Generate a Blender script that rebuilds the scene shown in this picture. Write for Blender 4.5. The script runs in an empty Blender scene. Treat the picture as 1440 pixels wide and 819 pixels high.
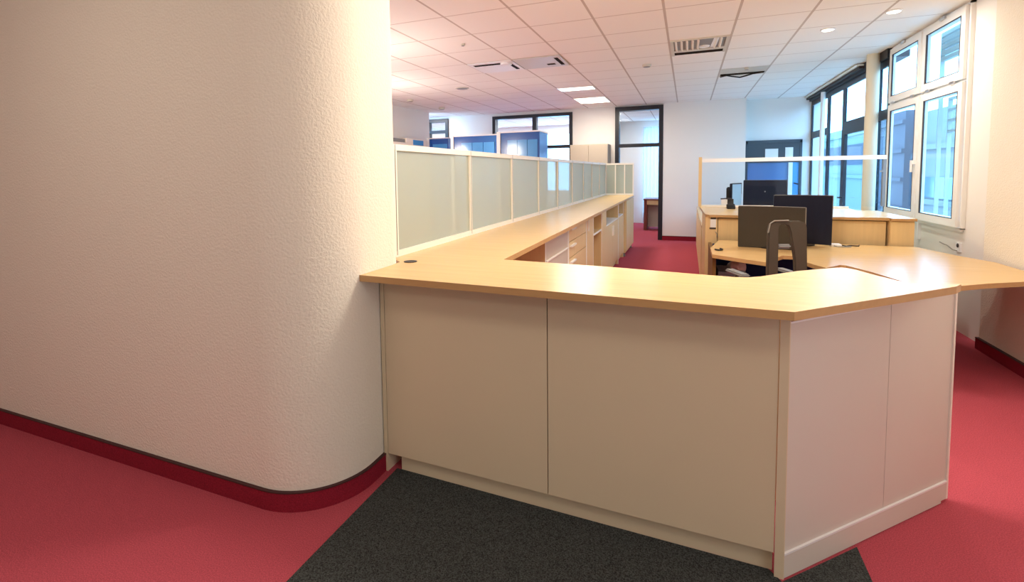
import bpy, bmesh, math, random
from mathutils import Vector, Matrix

random.seed(7)
SC = bpy.context.scene
COL = SC.collection
CZ, CEIL, TILE = 1.424, 2.805, 0.6

# ---------------------------------------------------------------- camera
def rotm(yaw, pitch, roll):
    return (Matrix.Rotation(yaw, 3, 'Z') @ Matrix.Rotation(pitch, 3, 'X') @ Matrix.Rotation(roll, 3, 'Y'))
RC = rotm(.3909, -.0666, .0136)
cam_d = bpy.data.cameras.new('camera')
cam = bpy.data.objects.new('camera', cam_d)
COL.objects.link(cam)
right, fwd, up = RC @ Vector((1, 0, 0)), RC @ Vector((0, 1, 0)), RC @ Vector((0, 0, 1))
cam.matrix_world = Matrix(((right.x, up.x, -fwd.x, 0), (right.y, up.y, -fwd.y, 0), (right.z, up.z, -fwd.z, CZ), (0, 0, 0, 1)))
cam_d.sensor_width = 36
cam_d.lens = 36 * 695.93 / 1440
cam_d.shift_x = (720 - 680.18) / 1440
cam_d.shift_y = -(409.5 - 290.72) / 1440
cam_d.clip_start = .05
SC.camera = cam

# ---------------------------------------------------------------- view, sky, lamps
SC.view_settings.view_transform = 'Standard'
SC.view_settings.look = 'None'
SC.view_settings.exposure = 0.30
SC.view_settings.gamma = 1
SC.view_settings.use_curve_mapping = False

world = bpy.data.worlds.new('sky')
SC.world = world
world.use_nodes = True
wn = world.node_tree.nodes
wn['Background'].inputs[0].default_value = (.31, .63, 1, 1)
wn['Background'].inputs[1].default_value = 8.0

WARM = (1, .90, .77)
def area(name, x, y, power, sx=.56, sy=.56, col=WARM, z=CEIL - .03):
    d = bpy.data.lights.new(name, 'AREA')
    d.shape = 'RECTANGLE'
    d.size, d.size_y, d.energy, d.color = sx, sy, power, col
    o = bpy.data.objects.new(name, d)
    o.location = (x, y, z)
    COL.objects.link(o)
    return o
# the room's ceiling lamps (rows of recessed panels, entrance zone and office)
for (x, y, p) in [(-2.4, .2, 7), (-.4, .2, 6), (1.2, .4, 4), (-.6, -1.6, 7), (.15, 2.85, 36), (1.3, 2.4, 5),
                  (-3.7, 4.0, 8), (-4.6, 6.0, 8), (-1.7, 8.2, 26), (-1.7, 9.7, 20), (-5.7, 10.4, 14)]:
    area('panel_lamp', x, y, p)
for (x, y, p) in [(1.264, 5.927, 14), (1.66, 5.5, 8)]:
    area('downlight_lamp', x, y, p, .1, .1)
def point_fill(x, y, z, p):
    d = bpy.data.lights.new('fill_point', 'POINT')
    d.shadow_soft_size, d.energy, d.color = .15, p, WARM
    o = bpy.data.objects.new('fill_point', d)
    o.location = (x, y, z)
    COL.objects.link(o)
# unseen fill lamps added to brighten the ceiling and walls
for g in [(-.3, 2.45, 2.4, 24), (-2.2, -.4, 2.2, 9), (-3.3, 4.4, 1.85, 38), (-4.3, 6.4, 1.85, 34), (1.5, 3.0, 2.35, 9)]:
    point_fill(*g)
for (x, y, p) in [(-3.2, 13.2, 42), (-1.0, 12.8, 22), (-5.6, 13.0, 30), (1.5, 12.6, 12)]:
    area('room_lamp', x, y, p, 1.0, 1.0, (1, .95, .88))

# cool fill lamp added right of the camera to tint the counter end
o = area('cool_fill', 2.05, .0, 15, 1.6, 2.0, (.70, .85, 1), 1.5)
o.rotation_euler = (0, math.radians(90), math.radians(0))

# ---------------------------------------------------------------- materials
def mat(name, col, rough=.5, spec=.3, noise=None, bump=None, metal=0, emit=None, coat=0):
    """noise = (scale, amount) colour variation; bump = (scale, strength, distance)"""
    m = bpy.data.materials.new(name)
    m.use_nodes = True
    nt = m.node_tree
    b = nt.nodes['Principled BSDF']
    b.inputs['Base Color'].default_value = (*col, 1)
    b.inputs['Roughness'].default_value = rough
    b.inputs['Specular IOR Level'].default_value = spec
    b.inputs['Metallic'].default_value = metal
    b.inputs['Coat Weight'].default_value = coat
    if emit:
        b.inputs['Emission Color'].default_value = (*emit[0], 1)
        b.inputs['Emission Strength'].default_value = emit[1]
    tc = nt.nodes.new('ShaderNodeTexCoord')
    if noise:
        n = nt.nodes.new('ShaderNodeTexNoise')
        n.inputs['Scale'].default_value = noise[0]
        n.inputs['Detail'].default_value = 4
        r = nt.nodes.new('ShaderNodeValToRGB')
        a = noise[1]
        r.color_ramp.elements[0].position = .3
        r.color_ramp.elements[1].position = .7
        r.color_ramp.elements[0].color = (*[c * (1 - a) for c in col], 1)
        r.color_ramp.elements[1].color = (*[min(1, c * (1 + a)) for c in col], 1)
        nt.links.new(tc.outputs['Object'], n.inputs['Vector'])
        nt.links.new(n.outputs['Fac'], r.inputs['Fac'])
        nt.links.new(r.outputs['Color'], b.inputs['Base Color'])
    if bump:
        n2 = nt.nodes.new('ShaderNodeTexNoise')
        n2.inputs['Scale'].default_value = bump[0]
        n2.inputs['Detail'].default_value = 3
        bp = nt.nodes.new('ShaderNodeBump')
        bp.inputs['Strength'].default_value = bump[1]
        bp.inputs['Distance'].default_value = bump[2]
        nt.links.new(tc.outputs['Object'], n2.inputs['Vector'])
        nt.links.new(n2.outputs['Fac'], bp.inputs['Height'])
        nt.links.new(bp.outputs['Normal'], b.inputs['Normal'])
    return m

def wood(name, col, rough=.3, axis='X', amt=.06, spec=.5):
    m = mat(name, col, rough, spec)
    nt = m.node_tree
    b = nt.nodes['Principled BSDF']
    tc = nt.nodes.new('ShaderNodeTexCoord')
    mp = nt.nodes.new('ShaderNodeMapping')
    mp.inputs['Scale'].default_value = {'X': (2, 40, 40), 'Y': (40, 2, 40), 'Z': (40, 40, 2)}[axis]
    n = nt.nodes.new('ShaderNodeTexNoise')
    n.inputs['Scale'].default_value = 1
    n.inputs['Detail'].default_value = 5
    r = nt.nodes.new('ShaderNodeValToRGB')
    r.color_ramp.elements[0].position = .3
    r.color_ramp.elements[1].position = .7
    r.color_ramp.elements[0].color = (*[c * (1 - amt) for c in col], 1)
    r.color_ramp.elements[1].color = (*[min(1, c * (1 + amt)) for c in col], 1)
    nt.links.new(tc.outputs['Object'], mp.inputs['Vector'])
    nt.links.new(mp.outputs['Vector'], n.inputs['Vector'])
    nt.links.new(n.outputs['Fac'], r.inputs['Fac'])
    nt.links.new(r.outputs['Color'], b.inputs['Base Color'])
    return m

def glass(name, tint=(1, 1, 1), gloss=.06, haze=0.0, haze_col=(.8, .8, .75), rough=.02):
    """thin pane: see-through tint + mirror gloss + optional diffuse / translucent frosting"""
    m = bpy.data.materials.new(name)
    m.use_nodes = True
    nt = m.node_tree
    nt.nodes.remove(nt.nodes['Principled BSDF'])
    out = nt.nodes['Material Output']
    t = nt.nodes.new('ShaderNodeBsdfTransparent')
    t.inputs[0].default_value = (*tint, 1)
    base = t.outputs[0]
    if haze > 0:
        d = nt.nodes.new('ShaderNodeBsdfDiffuse')
        d.inputs[0].default_value = (*haze_col, 1)
        tr = nt.nodes.new('ShaderNodeBsdfTranslucent')
        tr.inputs[0].default_value = (*haze_col, 1)
        mx0 = nt.nodes.new('ShaderNodeMixShader')
        mx0.inputs[0].default_value = .4
        nt.links.new(d.outputs[0], mx0.inputs[1])
        nt.links.new(tr.outputs[0], mx0.inputs[2])
        mx1 = nt.nodes.new('ShaderNodeMixShader')
        mx1.inputs[0].default_value = haze
        nt.links.new(base, mx1.inputs[1])
        nt.links.new(mx0.outputs[0], mx1.inputs[2])
        base = mx1.outputs[0]
    g = nt.nodes.new('ShaderNodeBsdfGlossy')
    g.inputs['Roughness'].default_value = rough
    fr = nt.nodes.new('ShaderNodeLayerWeight')
    fr.inputs['Blend'].default_value = .5
    pw = nt.nodes.new('ShaderNodeMath')
    pw.operation = 'POWER'
    pw.inputs[1].default_value = 5
    nt.links.new(fr.outputs['Facing'], pw.inputs[0])
    mul = nt.nodes.new('ShaderNodeMath')
    mul.operation = 'MULTIPLY_ADD'
    mul.inputs[1].default_value = .35 if gloss > .02 else .12
    mul.inputs[2].default_value = gloss
    mul.use_clamp = True
    nt.links.new(pw.outputs[0], mul.inputs[0])
    mx = nt.nodes.new('ShaderNodeMixShader')
    nt.links.new(mul.outputs[0], mx.inputs[0])
    nt.links.new(base, mx.inputs[1])
    nt.links.new(g.outputs[0], mx.inputs[2])
    nt.links.new(mx.outputs[0], out.inputs['Surface'])
    return m

def ceiling_mat():
    m = mat('ceiling_tiles', (.80, .75, .71), .9, .1)
    nt = m.node_tree
    b = nt.nodes['Principled BSDF']
    tc = nt.nodes.new('ShaderNodeTexCoord')
    sep = nt.nodes.new('ShaderNodeSeparateXYZ')
    nt.links.new(tc.outputs['Object'], sep.inputs[0])
    def M(op, a, bb=None):
        n = nt.nodes.new('ShaderNodeMath')
        n.operation = op
        for i, v in enumerate((a, bb)):
            if v is None: continue
            if isinstance(v, (int, float)): n.inputs[i].default_value = v
            else: nt.links.new(v, n.inputs[i])
        return n.outputs[0]
    def line(src, off, w):
        f = M('FRACT', M('ADD', M('DIVIDE', M('SUBTRACT', src, off), TILE), 40.5))
        return M('LESS_THAN', M('ABSOLUTE', M('SUBTRACT', f, .5)), w)
    lx = line(sep.outputs[0], -.3392 * TILE, .018)
    ly = line(sep.outputs[1], 5.6611 * TILE - 3.0, .014)
    g = M('MAXIMUM', lx, M('MULTIPLY', ly, .75))
    noi = nt.nodes.new('ShaderNodeTexNoise')
    noi.inputs['Scale'].default_value = 160
    nt.links.new(tc.outputs['Object'], noi.inputs['Vector'])
    ramp = nt.nodes.new('ShaderNodeMix')
    ramp.data_type = 'RGBA'
    ramp.inputs[6].default_value = (.90, .87, .83, 1)
    ramp.inputs[7].default_value = (.95, .92, .88, 1)
    nt.links.new(noi.outputs['Fac'], ramp.inputs[0])
    mx = nt.nodes.new('ShaderNodeMix')
    mx.data_type = 'RGBA'
    nt.links.new(g, mx.inputs[0])
    nt.links.new(ramp.outputs[2], mx.inputs[6])
    mx.inputs[7].default_value = (.58, .51, .46, 1)
    nt.links.new(mx.outputs[2], b.inputs['Base Color'])
    return m

M = {}
M['plaster'] = mat('rough_plaster', (.84, .78, .67), .9, .1, None, (95, .55, .006))
M['paint'] = mat('white_paint', (.86, .83, .79), .85, .15, None, (60, .12, .002))
M['ceiling'] = ceiling_mat()
M['red'] = mat('red_carpet', (.46, .080, .108), .95, .05, (230, .30), (260, .6, .004))
M['red_skirt'] = mat('red_carpet_skirting', (.26, .018, .035), .95, .05, (230, .25), (260, .5, .003))
M['dark'] = mat('anthracite_carpet', (.055, .060, .058), .95, .05, (210, .75), (260, .7, .004))
M['strip'] = mat('dark_edge_strip', (.06, .02, .02), .6, .3)
M['maple'] = wood('maple_laminate', (.70, .46, .20), .27, 'X', .05)
M['maple_long'] = wood('maple_laminate_long', (.80, .56, .29), .24, 'Y', .05)
M['edge'] = wood('maple_edge_band', (.52, .31, .13), .4, 'X', .05)
M['cabinet_wood'] = wood('pale_maple_cabinet', (.76, .55, .28), .42, 'Z', .04, .35)
M['cream'] = mat('cream_laminate', (.71, .595, .41), .5, .35, (1.5, .02), (300, .04, .001))
M['cream_daylit'] = mat('daylit_cream_laminate', (.70, .65, .58), .5, .35, (1.5, .02), (300, .04, .001))  # same cream laminate with the cool daylight tint put into its colour
M['white_edge'] = mat('white_edge_band', (.90, .86, .78), .4, .4)
M['grey_front'] = mat('beige_grey_front', (.60, .52, .42), .5, .3)
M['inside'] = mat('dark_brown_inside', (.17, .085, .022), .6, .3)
M['alu_white'] = mat('cream_metal_frame', (.88, .82, .72), .4, .4)
M['frost'] = glass('frosted_green_grey_glass', (.80, .90, .90), .05, .62, (.66, .69, .58), .35)
M['clear'] = glass('clear_glass', (.95, .98, 1), .008)
M['win_glass'] = glass('window_glass', (.90, .97, 1), .06)
M['black_frame'] = mat('black_window_frame', (.012, .014, .022), .4, .4)
M['white_frame'] = mat('white_window_frame', (.88, .86, .83), .35, .5)
M['gasket'] = mat('dark_gasket', (.06, .05, .05), .6, .2)
M['blue'] = mat('deep_blue_gloss', (.006, .08, .36), .18, .6)
M['blue_door'] = mat('light_blue_gloss', (.07, .32, .72), .14, .6)
M['blue_glass'] = mat('grey_blue_door_glass', (.09, .20, .42), .12, .6)
M['slate'] = mat('slate_grey_paint', (.07, .085, .10), .5, .3)
M['white'] = mat('white_plastic', (.88, .88, .88), .4, .4)
M['paper'] = mat('white_paper', (.85, .85, .82), .8, .1)
M['screen'] = mat('navy_black_screen', (.006, .009, .026), .38, .3)
M['monitor_back'] = mat('taupe_black_plastic', (.042, .034, .024), .42, .4)
M['pale_screen'] = mat('pale_blue_screen', (.55, .70, .80), .3, .5)  # window reflection put into the display colour
M['rim'] = mat('grey_rim_plastic', (.22, .20, .17), .4, .4)
M['black'] = mat('black_plastic', (.012, .011, .011), .45, .35)
M['chair'] = mat('dark_taupe_plastic', (.062, .050, .036), .45, .35)
M['fabric'] = mat('black_seat_fabric', (.012, .012, .016), .9, .1, (120, .3), (200, .4, .002))
M['grey'] = mat('mid_grey_plastic', (.24, .24, .24), .45, .35)
M['chrome'] = mat('satin_metal', (.6, .6, .6), .3, .5, metal=1)
M['vent'] = mat('vent_beige_metal', (.62, .58, .50), .5, .3)
M['hole'] = mat('dark_opening', (.02, .014, .01), .9, .05)
M['lamp'] = mat('lamp_diffuser', (.95, .92, .85), .5, .2, emit=((1, .93, .78), 5.0))
M['column'] = mat('cream_column_paint', (.80, .70, .52), .8, .15, None, (80, .15, .002))
M['redwood'] = wood('red_brown_veneer', (.19, .045, .03), .4, 'Z', .1)
M['beige_board'] = mat('beige_board', (.50, .43, .34), .8, .1)
M['curtain'] = glass('sheer_curtain', (.9, .95, 1), .0, .75, (.80, .86, .90))
M['facade'] = mat('pale_facade', (.19, .20, .20), .9, .1, (.6, .05))
M['turquoise'] = mat('pale_turquoise_render', (.20, .235, .20), .9, .1, (.5, .06))
M['facade_wing'] = mat('blue_grey_facade', (.085, .085, .105), .8, .1, (.5, .1))
M['facade_dark'] = mat('facade_window', (.10, .17, .28), .2, .5)
M['pave'] = mat('pale_paving', (.66, .66, .64), .9, .1, (3, .1))
M['shutter'] = mat('grey_green_shutter', (.42, .47, .45), .5, .3)
M['blue_fabric'] = mat('navy_blue_panel', (.015, .035, .13), .7, .2)
M['pale_box'] = mat('pale_blue_card', (.36, .46, .56), .8, .1)

# ---------------------------------------------------------------- mesh helpers
class MB:
    def __init__(s): s.bm = bmesh.new()
    def box(s, x0, x1, y0, y1, z0, z1):
        v = [s.bm.verts.new(p) for p in ((x0, y0, z0), (x1, y0, z0), (x1, y1, z0), (x0, y1, z0), (x0, y0, z1), (x1, y0, z1), (x1, y1, z1), (x0, y1, z1))]
        for f in ((0, 3, 2, 1), (4, 5, 6, 7), (0, 1, 5, 4), (1, 2, 6, 5), (2, 3, 7, 6), (3, 0, 4, 7)):
            s.bm.faces.new([v[i] for i in f])
        return s
    def obox(s, a, b, off0, off1, z0, z1):
        """box along ground line a->b, from off0 to off1 to the left of it"""
        a, b = Vector(a), Vector(b)
        n = Vector((-(b - a).y, (b - a).x)).normalized()
        return s.prism([a + n * off0, b + n * off0, b + n * off1, a + n * off1], z0, z1)
    def prism(s, poly, z0, z1):
        poly = [(p[0], p[1]) for p in poly]
        ar = sum(poly[i - 1][0] * poly[i][1] - poly[i][0] * poly[i - 1][1] for i in range(len(poly)))
        if ar < 0: poly = poly[::-1]
        lo = [s.bm.verts.new((x, y, z0)) for x, y in poly]
        hi = [s.bm.verts.new((x, y, z1)) for x, y in poly]
        s.bm.faces.new(lo[::-1]); s.bm.faces.new(hi)
        n = len(poly)
        for i in range(n):
            s.bm.faces.new((lo[i], lo[(i + 1) % n], hi[(i + 1) % n], hi[i]))
        return s
    def extrude(s, pts, vec):
        """polygon of 3-D points swept along vec"""
        a = [s.bm.verts.new(p) for p in pts]
        b = [s.bm.verts.new(Vector(p) + Vector(vec)) for p in pts]
        s.bm.faces.new(a[::-1]); s.bm.faces.new(b)
        n = len(pts)
        for i in range(n):
            s.bm.faces.new((a[i], a[(i + 1) % n], b[(i + 1) % n], b[i]))
        bmesh.ops.recalc_face_normals(s.bm, faces=s.bm.faces)
        return s
    def lathe(s, prof, c, n=24):
        rings = []
        for r, z in prof:
            rings.append([s.bm.verts.new((c[0] + max(r, 1e-4) * math.cos(2 * math.pi * k / n), c[1] + max(r, 1e-4) * math.sin(2 * math.pi * k / n), c[2] + z)) for k in range(n)])
        for a, b in zip(rings, rings[1:]):
            for k in range(n):
                s.bm.faces.new((a[k], a[(k + 1) % n], b[(k + 1) % n], b[k]))
        s.bm.faces.new(rings[0][::-1]); s.bm.faces.new(rings[-1])
        bmesh.ops.recalc_face_normals(s.bm, faces=s.bm.faces)
        return s
    def tube(s, pts, r, n=8):
        pts = [Vector(p) for p in pts]
        rs = r if isinstance(r, (list, tuple)) else [r] * len(pts)
        rings = []
        ref = None
        for i, p in enumerate(pts):
            t = (pts[min(i + 1, len(pts) - 1)] - pts[max(i - 1, 0)]).normalized()
            if ref is None or abs(ref.dot(t)) > .95:
                ref = Vector((0, 0, 1)) if abs(t.z) < .9 else Vector((1, 0, 0))
            u = (ref - t * ref.dot(t)).normalized()
            w = t.cross(u)
            ref = u
            rings.append([s.bm.verts.new(p + (u * math.cos(2 * math.pi * k / n) + w * math.sin(2 * math.pi * k / n)) * rs[i]) for k in range(n)])
        for a, b in zip(rings, rings[1:]):
            for k in range(n):
                s.bm.faces.new((a[k], a[(k + 1) % n], b[(k + 1) % n], b[k]))
        s.bm.faces.new(rings[0][::-1]); s.bm.faces.new(rings[-1])
        bmesh.ops.recalc_face_normals(s.bm, faces=s.bm.faces)
        return s
    def xform(s, mtx):
        bmesh.ops.transform(s.bm, matrix=mtx, verts=s.bm.verts)
        return s
    def build(s, name, m, parent=None, bevel=0, smooth=False, kind=None):
        me = bpy.data.meshes.new(name)
        bm = s.bm
        if bevel:
            bmesh.ops.bevel(bm, geom=[e for e in bm.edges if len(e.link_faces) == 2 and e.calc_face_angle(0) > .6], offset=bevel, segments=2, affect='EDGES')
        o = bpy.data.objects.new(name, me)
        if parent is not None:
            off = Vector((0, 0, 0)); q = parent
            while q is not None:
                off += q.location; q = q.parent
            bmesh.ops.translate(bm, verts=bm.verts, vec=-off)
            o.parent = parent
        bm.normal_update()
        bm.to_mesh(me); bm.free()
        ms = m if isinstance(m, (list, tuple)) else [m]
        for x in ms: me.materials.append(x)
        if smooth:
            for p in me.polygons: p.use_smooth = True
            try: me.set_sharp_from_angle(angle=math.radians(40))
            except Exception: pass
        if kind: o['kind'] = kind
        COL.objects.link(o)
        return o

def tag(o, label, cat, group=None):
    o['label'] = label; o['category'] = cat
    if group: o['group'] = group
    return o
def thing(name, label, cat, loc, group=None):
    o = bpy.data.objects.new(name, None)
    o.empty_display_size = .1
    o.location = loc
    COL.objects.link(o)
    return tag(o, label, cat, group)
def struct(mb, name, m, **k):
    return mb.build(name, m, kind='structure', **k)
def rebase(o, loc):
    """move a mesh object's origin without moving the mesh"""
    loc = Vector(loc)
    o.data.transform(Matrix.Translation(-loc)); o.location = loc
    return o
def edge_mats(o, idx=1):
    """give the upright faces of a worktop its edge band (material slot idx)"""
    for p in o.data.polygons:
        if abs(p.normal.z) < .5: p.material_index = idx

# ================================================================ SETTING
floor = MB().box(-7.2, 2.35, -3.2, 14.8, -.06, 0)
struct(floor, 'floor', M['red'])
c = MB().box(-7.2, 2.35, -3.2, 14.8, CEIL, CEIL + .05)
o = struct(c, 'ceiling', M['ceiling'])
o.data.transform(Matrix.Translation((0, -(0) - 3.0, 0))); o.location = (0, 3.0, 0)

# curved plaster wall on the left: front face, rounded nose, flank
def arc(cx, cy, r, a0, a1, n=14):
    return [(cx + r * math.cos(math.radians(a0 + (a1 - a0) * i / n)), cy + r * math.sin(math.radians(a0 + (a1 - a0) * i / n))) for i in range(n + 1)]
nose = [(-4.6, 1.525)] + arc(-1.67, 1.855, .33, -90, 0, 20) + arc(-1.46, 2.06, .12, 0, 90, 8)
poly = nose + [(-4.6, 2.18)]
o = struct(MB().prism(poly, 0, CEIL), 'wall_left', M['plaster'], smooth=True)
def offset_path(path, d):
    out = []
    for i, p in enumerate(path):
        a = Vector(path[max(i - 1, 0)]); b = Vector(path[min(i + 1, len(path) - 1)])
        t = (b - a).normalized()
        out.append((p[0] + t.y * d, p[1] - t.x * d))
    return out
bp = nose[:24]
o = struct(MB().prism(offset_path(bp, .014) + bp[::-1], 0, .082), 'baseboard_left', M['red_skirt'])
MB().prism(offset_path(bp, .016) + bp[::-1], .082, .087).build('edge_strip', M['strip'], o)

struct(MB().box(-4.75, -4.6, -3.0, 2.18, 0, CEIL), 'wall_lobby', M['paint'])
struct(MB().box(-4.75, 2.3, -3.15, -3.0, 0, CEIL), 'wall_front', M['paint'])

# right wall: pillar face, window bay, far glazing
XW = 2.17
struct(MB().box(2.13, 2.33, -3.0, 4.99, 0, CEIL), 'wall_right', M['plaster'])
w = MB()
w.box(2.19, 2.33, 4.99, 5.43, 0, CEIL)
w.box(2.19, 2.33, 5.43, 7.16, 0, .89)
struct(w, 'wall_window_side', M['paint'])
o = struct(MB().box(2.108, 2.13, -3.0, 4.99, 0, .085), 'baseboard_right', M['red_skirt'])
MB().box(2.105, 2.13, -3.0, 4.99, .085, .09).build('edge_strip', M['strip'], o)

# far walls with the openings in them
YF = 10.85
w = MB()
w.box(-5.36, -4.21, YF, YF + .14, 0, CEIL)
w.box(-2.34, -1.43, YF, YF + .14, 0, CEIL)
w.box(-7.2, -5.97, YF, YF + .14, 0, CEIL)
w.box(-5.97, -5.36, YF, YF + .14, 2.76, CEIL)
w.box(-4.21, -2.34, YF, YF + .14, 2.74, CEIL)
w.box(-1.43, -.47, YF, YF + .14, 2.78, CEIL)
struct(w, 'wall_back', M['paint'])
struct(MB().box(-.47, 1.03, YF - .03, YF + .3, 0, CEIL), 'wall_back_pier', M['paint'])
o = struct(MB().box(-.47, 1.03, YF - .045, YF - .03, 0, .085), 'baseboard_back', M['red_skirt'])
MB().box(-.47, 1.03, YF - .048, YF - .03, .085, .092).build('edge_strip', M['strip'], o)
w = MB()
w.box(1.03, 1.06, 11.15, 11.3, 0, CEIL)
w.box(1.06, 2.02, 11.15, 11.3, 2.0, CEIL)
w.box(2.02, 2.33, 11.15, 11.3, 0, CEIL)
struct(w, 'wall_back_recess', M['paint'])
struct(MB().box(-5.55, -5.4, 2.18, 9.95, 0, CEIL), 'wall_office_left', M['paint'])
struct(MB().box(-7.2, -7.05, 9.8, 14.8, 0, CEIL), 'wall_corridor', M['paint'])
# rooms behind the far wall
w = MB()
w.box(-7.2, -1.75, 14.3, 14.45, 0, .9); w.box(-7.2, -1.75, 14.3, 14.45, 2.55, CEIL)
w.box(-7.2, -6.6, 14.3, 14.45, .9, 2.55); w.box(-5.2, -4.3, 14.3, 14.45, .9, 2.55); w.box(-2.5, -1.13, 14.3, 14.45, 0, CEIL)
w.box(-1.13, 2.33, 14.3, 14.45, 0, .25); w.box(-1.13, 2.33, 14.3, 14.45, 2.6, CEIL); w.box(.4, 2.33, 14.3, 14.45, .25, 2.6)
struct(w, 'wall_rear_rooms', M['paint'])
struct(MB().box(-2.0, -1.85, YF + .14, 14.3, 0, CEIL), 'wall_partition_rooms', M['paint'])
struct(MB().box(.5, .65, 11.15, 14.3, 0, CEIL), 'wall_partition_store', M['paint'])

# ---- white casement window, right wall (two bays, hopper over casement)
win1 = bpy.data.objects.new('window_1', None); win1.location = (XW, 6.3, .89); win1['kind'] = 'structure'; COL.objects.link(win1)
def sash(y0, y1, z0, z1, wd=.075):
    f = MB()
    f.box(XW - .035, XW + .03, y0, y1, z0, z0 + wd); f.box(XW - .035, XW + .03, y0, y1, z1 - wd, z1)
    f.box(XW - .035, XW + .0, y0, y0 + wd, z0 + wd, z1 - wd); f.box(XW - .035, XW + .0, y1 - wd, y1, z0 + wd, z1 - wd)
    fr = f.build('sash', M['white_frame'], win1, bevel=.006)
    g = MB(); w2 = wd - .006
    xa, xb = XW - .0365, XW - .026
    g.box(xa, xb, y0 + w2, y1 - w2, z0 + w2, z0 + wd); g.box(xa, xb, y0 + w2, y1 - w2, z1 - wd, z1 - w2)
    g.box(xa, xb, y0 + w2, y0 + wd + .004, z0 + wd, z1 - wd); g.box(xa, xb, y1 - wd - .012, y1 - w2, z0 + wd, z1 - wd)
    g.build('gasket', M['gasket'], fr)
    MB().box(XW - .030, XW - .024, y0 + wd, y1 - wd, z0 + wd, z1 - wd).build('pane', M['win_glass'], fr)
f = MB()
f.box(XW - .01, 2.19, 5.43, 5.455, .89, CEIL); f.box(XW - .01, 2.19, 7.145, 7.17, .89, CEIL)
f.box(XW - .01, 2.19, 5.43, 7.17, 2.785, CEIL); f.box(XW - .01, 2.19, 5.43, 7.17, .885, .90)
f.box(XW - .01, 2.2, 6.275, 6.31, .90, 2.785); f.box(XW - .01, 2.19, 5.455, 7.145, 2.15, 2.165)
f.build('window_frame', M['white_frame'], win1)
for y0, y1 in ((5.46, 6.27), (6.315, 7.14)):
    sash(y0, y1, 2.17, 2.78); sash(y0, y1, .905, 2.145)
MB().box(XW - .055, XW - .035, 6.33, 6.36, 1.46, 1.50).box(XW - .07, XW - .055, 6.335, 6.355, 1.38, 1.50).build('handle', M['white'], win1, bevel=.004)
h = MB()
for y in (5.62, 6.1, 6.45, 6.98): h.box(XW - .05, XW - .035, y - .035, y + .035, 2.150, 2.172)
for y in (5.85, 6.75): h.box(XW - .05, XW - .035, y - .05, y + .05, 2.762, 2.79)
h.build('hinge', M['chrome'], win1)
MB().box(XW - .004, 2.19, 5.45, 7.15, .868, .888).build('window_sill', M['white_frame'], win1, bevel=.004)

# ---- black glazing beyond it
def black_bay(n, y0, y1, zt=2.06, arch=False, split=True, fw=.06):
    r = bpy.data.objects.new('window_%d' % n, None); r.location = (XW, (y0 + y1) / 2, 0); r['kind'] = 'structure'; COL.objects.link(r)
    f = MB()
    f.box(XW - .012, XW + .016, y0, y0 + fw, 0, 2.70); f.box(XW - .012, XW + .016, y1 - fw, y1, 0, 2.70)
    f.box(XW - .012, XW + .016, y0 + fw, y1 - fw, 2.62, 2.70); f.box(XW - .012, XW + .016, y0 + fw, y1 - fw, 0, .1)
    if split: f.box(XW - .012, XW + .016, y0 + fw, y1 - fw, zt - .06, zt + .06)
    if arch:
        f.box(XW - .02, XW + .018, y0 + fw, y0 + fw + .07, .1, zt - .06); f.box(XW - .02, XW + .018, y1 - fw - .07, y1 - fw, .1, zt - .06)
        f.box(XW - .02, XW + .018, y0 + fw + .07, y1 - fw - .07, .1, .2); f.box(XW - .02, XW + .018, y0 + fw + .07, y1 - fw - .07, zt - .13, zt - .06)
    f.build('window_frame', M['black_frame'], r, bevel=.004)
    MB().box(XW, XW + .008, y0 + fw, y1 - fw, .1, 2.62).build('pane', M['win_glass'], r)
    return r
black_bay(2, 7.17, 7.60, 2.06, fw=.085)
black_bay(3, 7.60, 9.02, 2.06, arch=True)
r4 = black_bay(4, 9.02, 9.92, split=False)
black_bay(5, 9.92, 11.15)
MB().tube([(2.07, 9.86, 0), (2.07, 9.86, 2.70)], .035, 14).build('mullion_tube', M['white_frame'], r4, smooth=True)
h = MB().tube([(XW - .05, 8.80, 1.0), (XW - .10, 8.80, 1.0), (XW - .10, 8.68, 1.0)], .012)
h.build('handle', M['black'], bpy.data.objects['window_3'], smooth=True)
o = struct(MB().box(XW - .05, 2.33, 7.17, 11.15, 2.70, CEIL), 'trim_1', M['black_frame'])
MB().box(2.04, XW - .05, 8.0, 11.15, CEIL - .035, CEIL - .012).build('curtain_track', M['alu_white'], o)
MB().box(2.07, XW - .05, 8.0, 11.15, CEIL - .07, CEIL - .035).build('track_dark_line', M['gasket'], o)  # dark box running along under the track
o = struct(MB().lathe([(.068, 0), (.068, CEIL)], (2.07, 7.46, 0), 32), 'column_1', M['column'], smooth=True)

# ---- black framed interior glazing and doors in the far wall
def interior_frame(n, kind_name, x0, x1, z0, z1, rails, muls, fw=.075, pane=None):
    r = bpy.data.objects.new('%s_%d' % (kind_name, n), None); r.location = ((x0 + x1) / 2, YF, 0); r['kind'] = 'structure'; COL.objects.link(r)
    f = MB()
    f.box(x0, x0 + fw, YF - .04, YF + .15, z0, z1); f.box(x1 - fw, x1, YF - .04, YF + .15, z0, z1)
    f.box(x0 + fw, x1 - fw, YF - .04, YF + .15, z1 - fw, z1)
    for z in rails: f.box(x0 + fw, x1 - fw, YF - .04, YF + .1, z - .035, z + .035)
    for x in muls: f.box(x - .045, x + .045, YF - .04, YF + .1, z0, z1 - fw)
    f.build('frame', M['black_frame'], r)
    if pane: MB().box(x0 + fw, x1 - fw, YF + .02, YF + .028, pane[0], pane[1]).build('pane', M['clear'], r)
    return r
interior_frame(1, 'door', -1.43, -.47, 0, 2.78, [1.97], [], .085, (2.0, 2.7))
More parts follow.
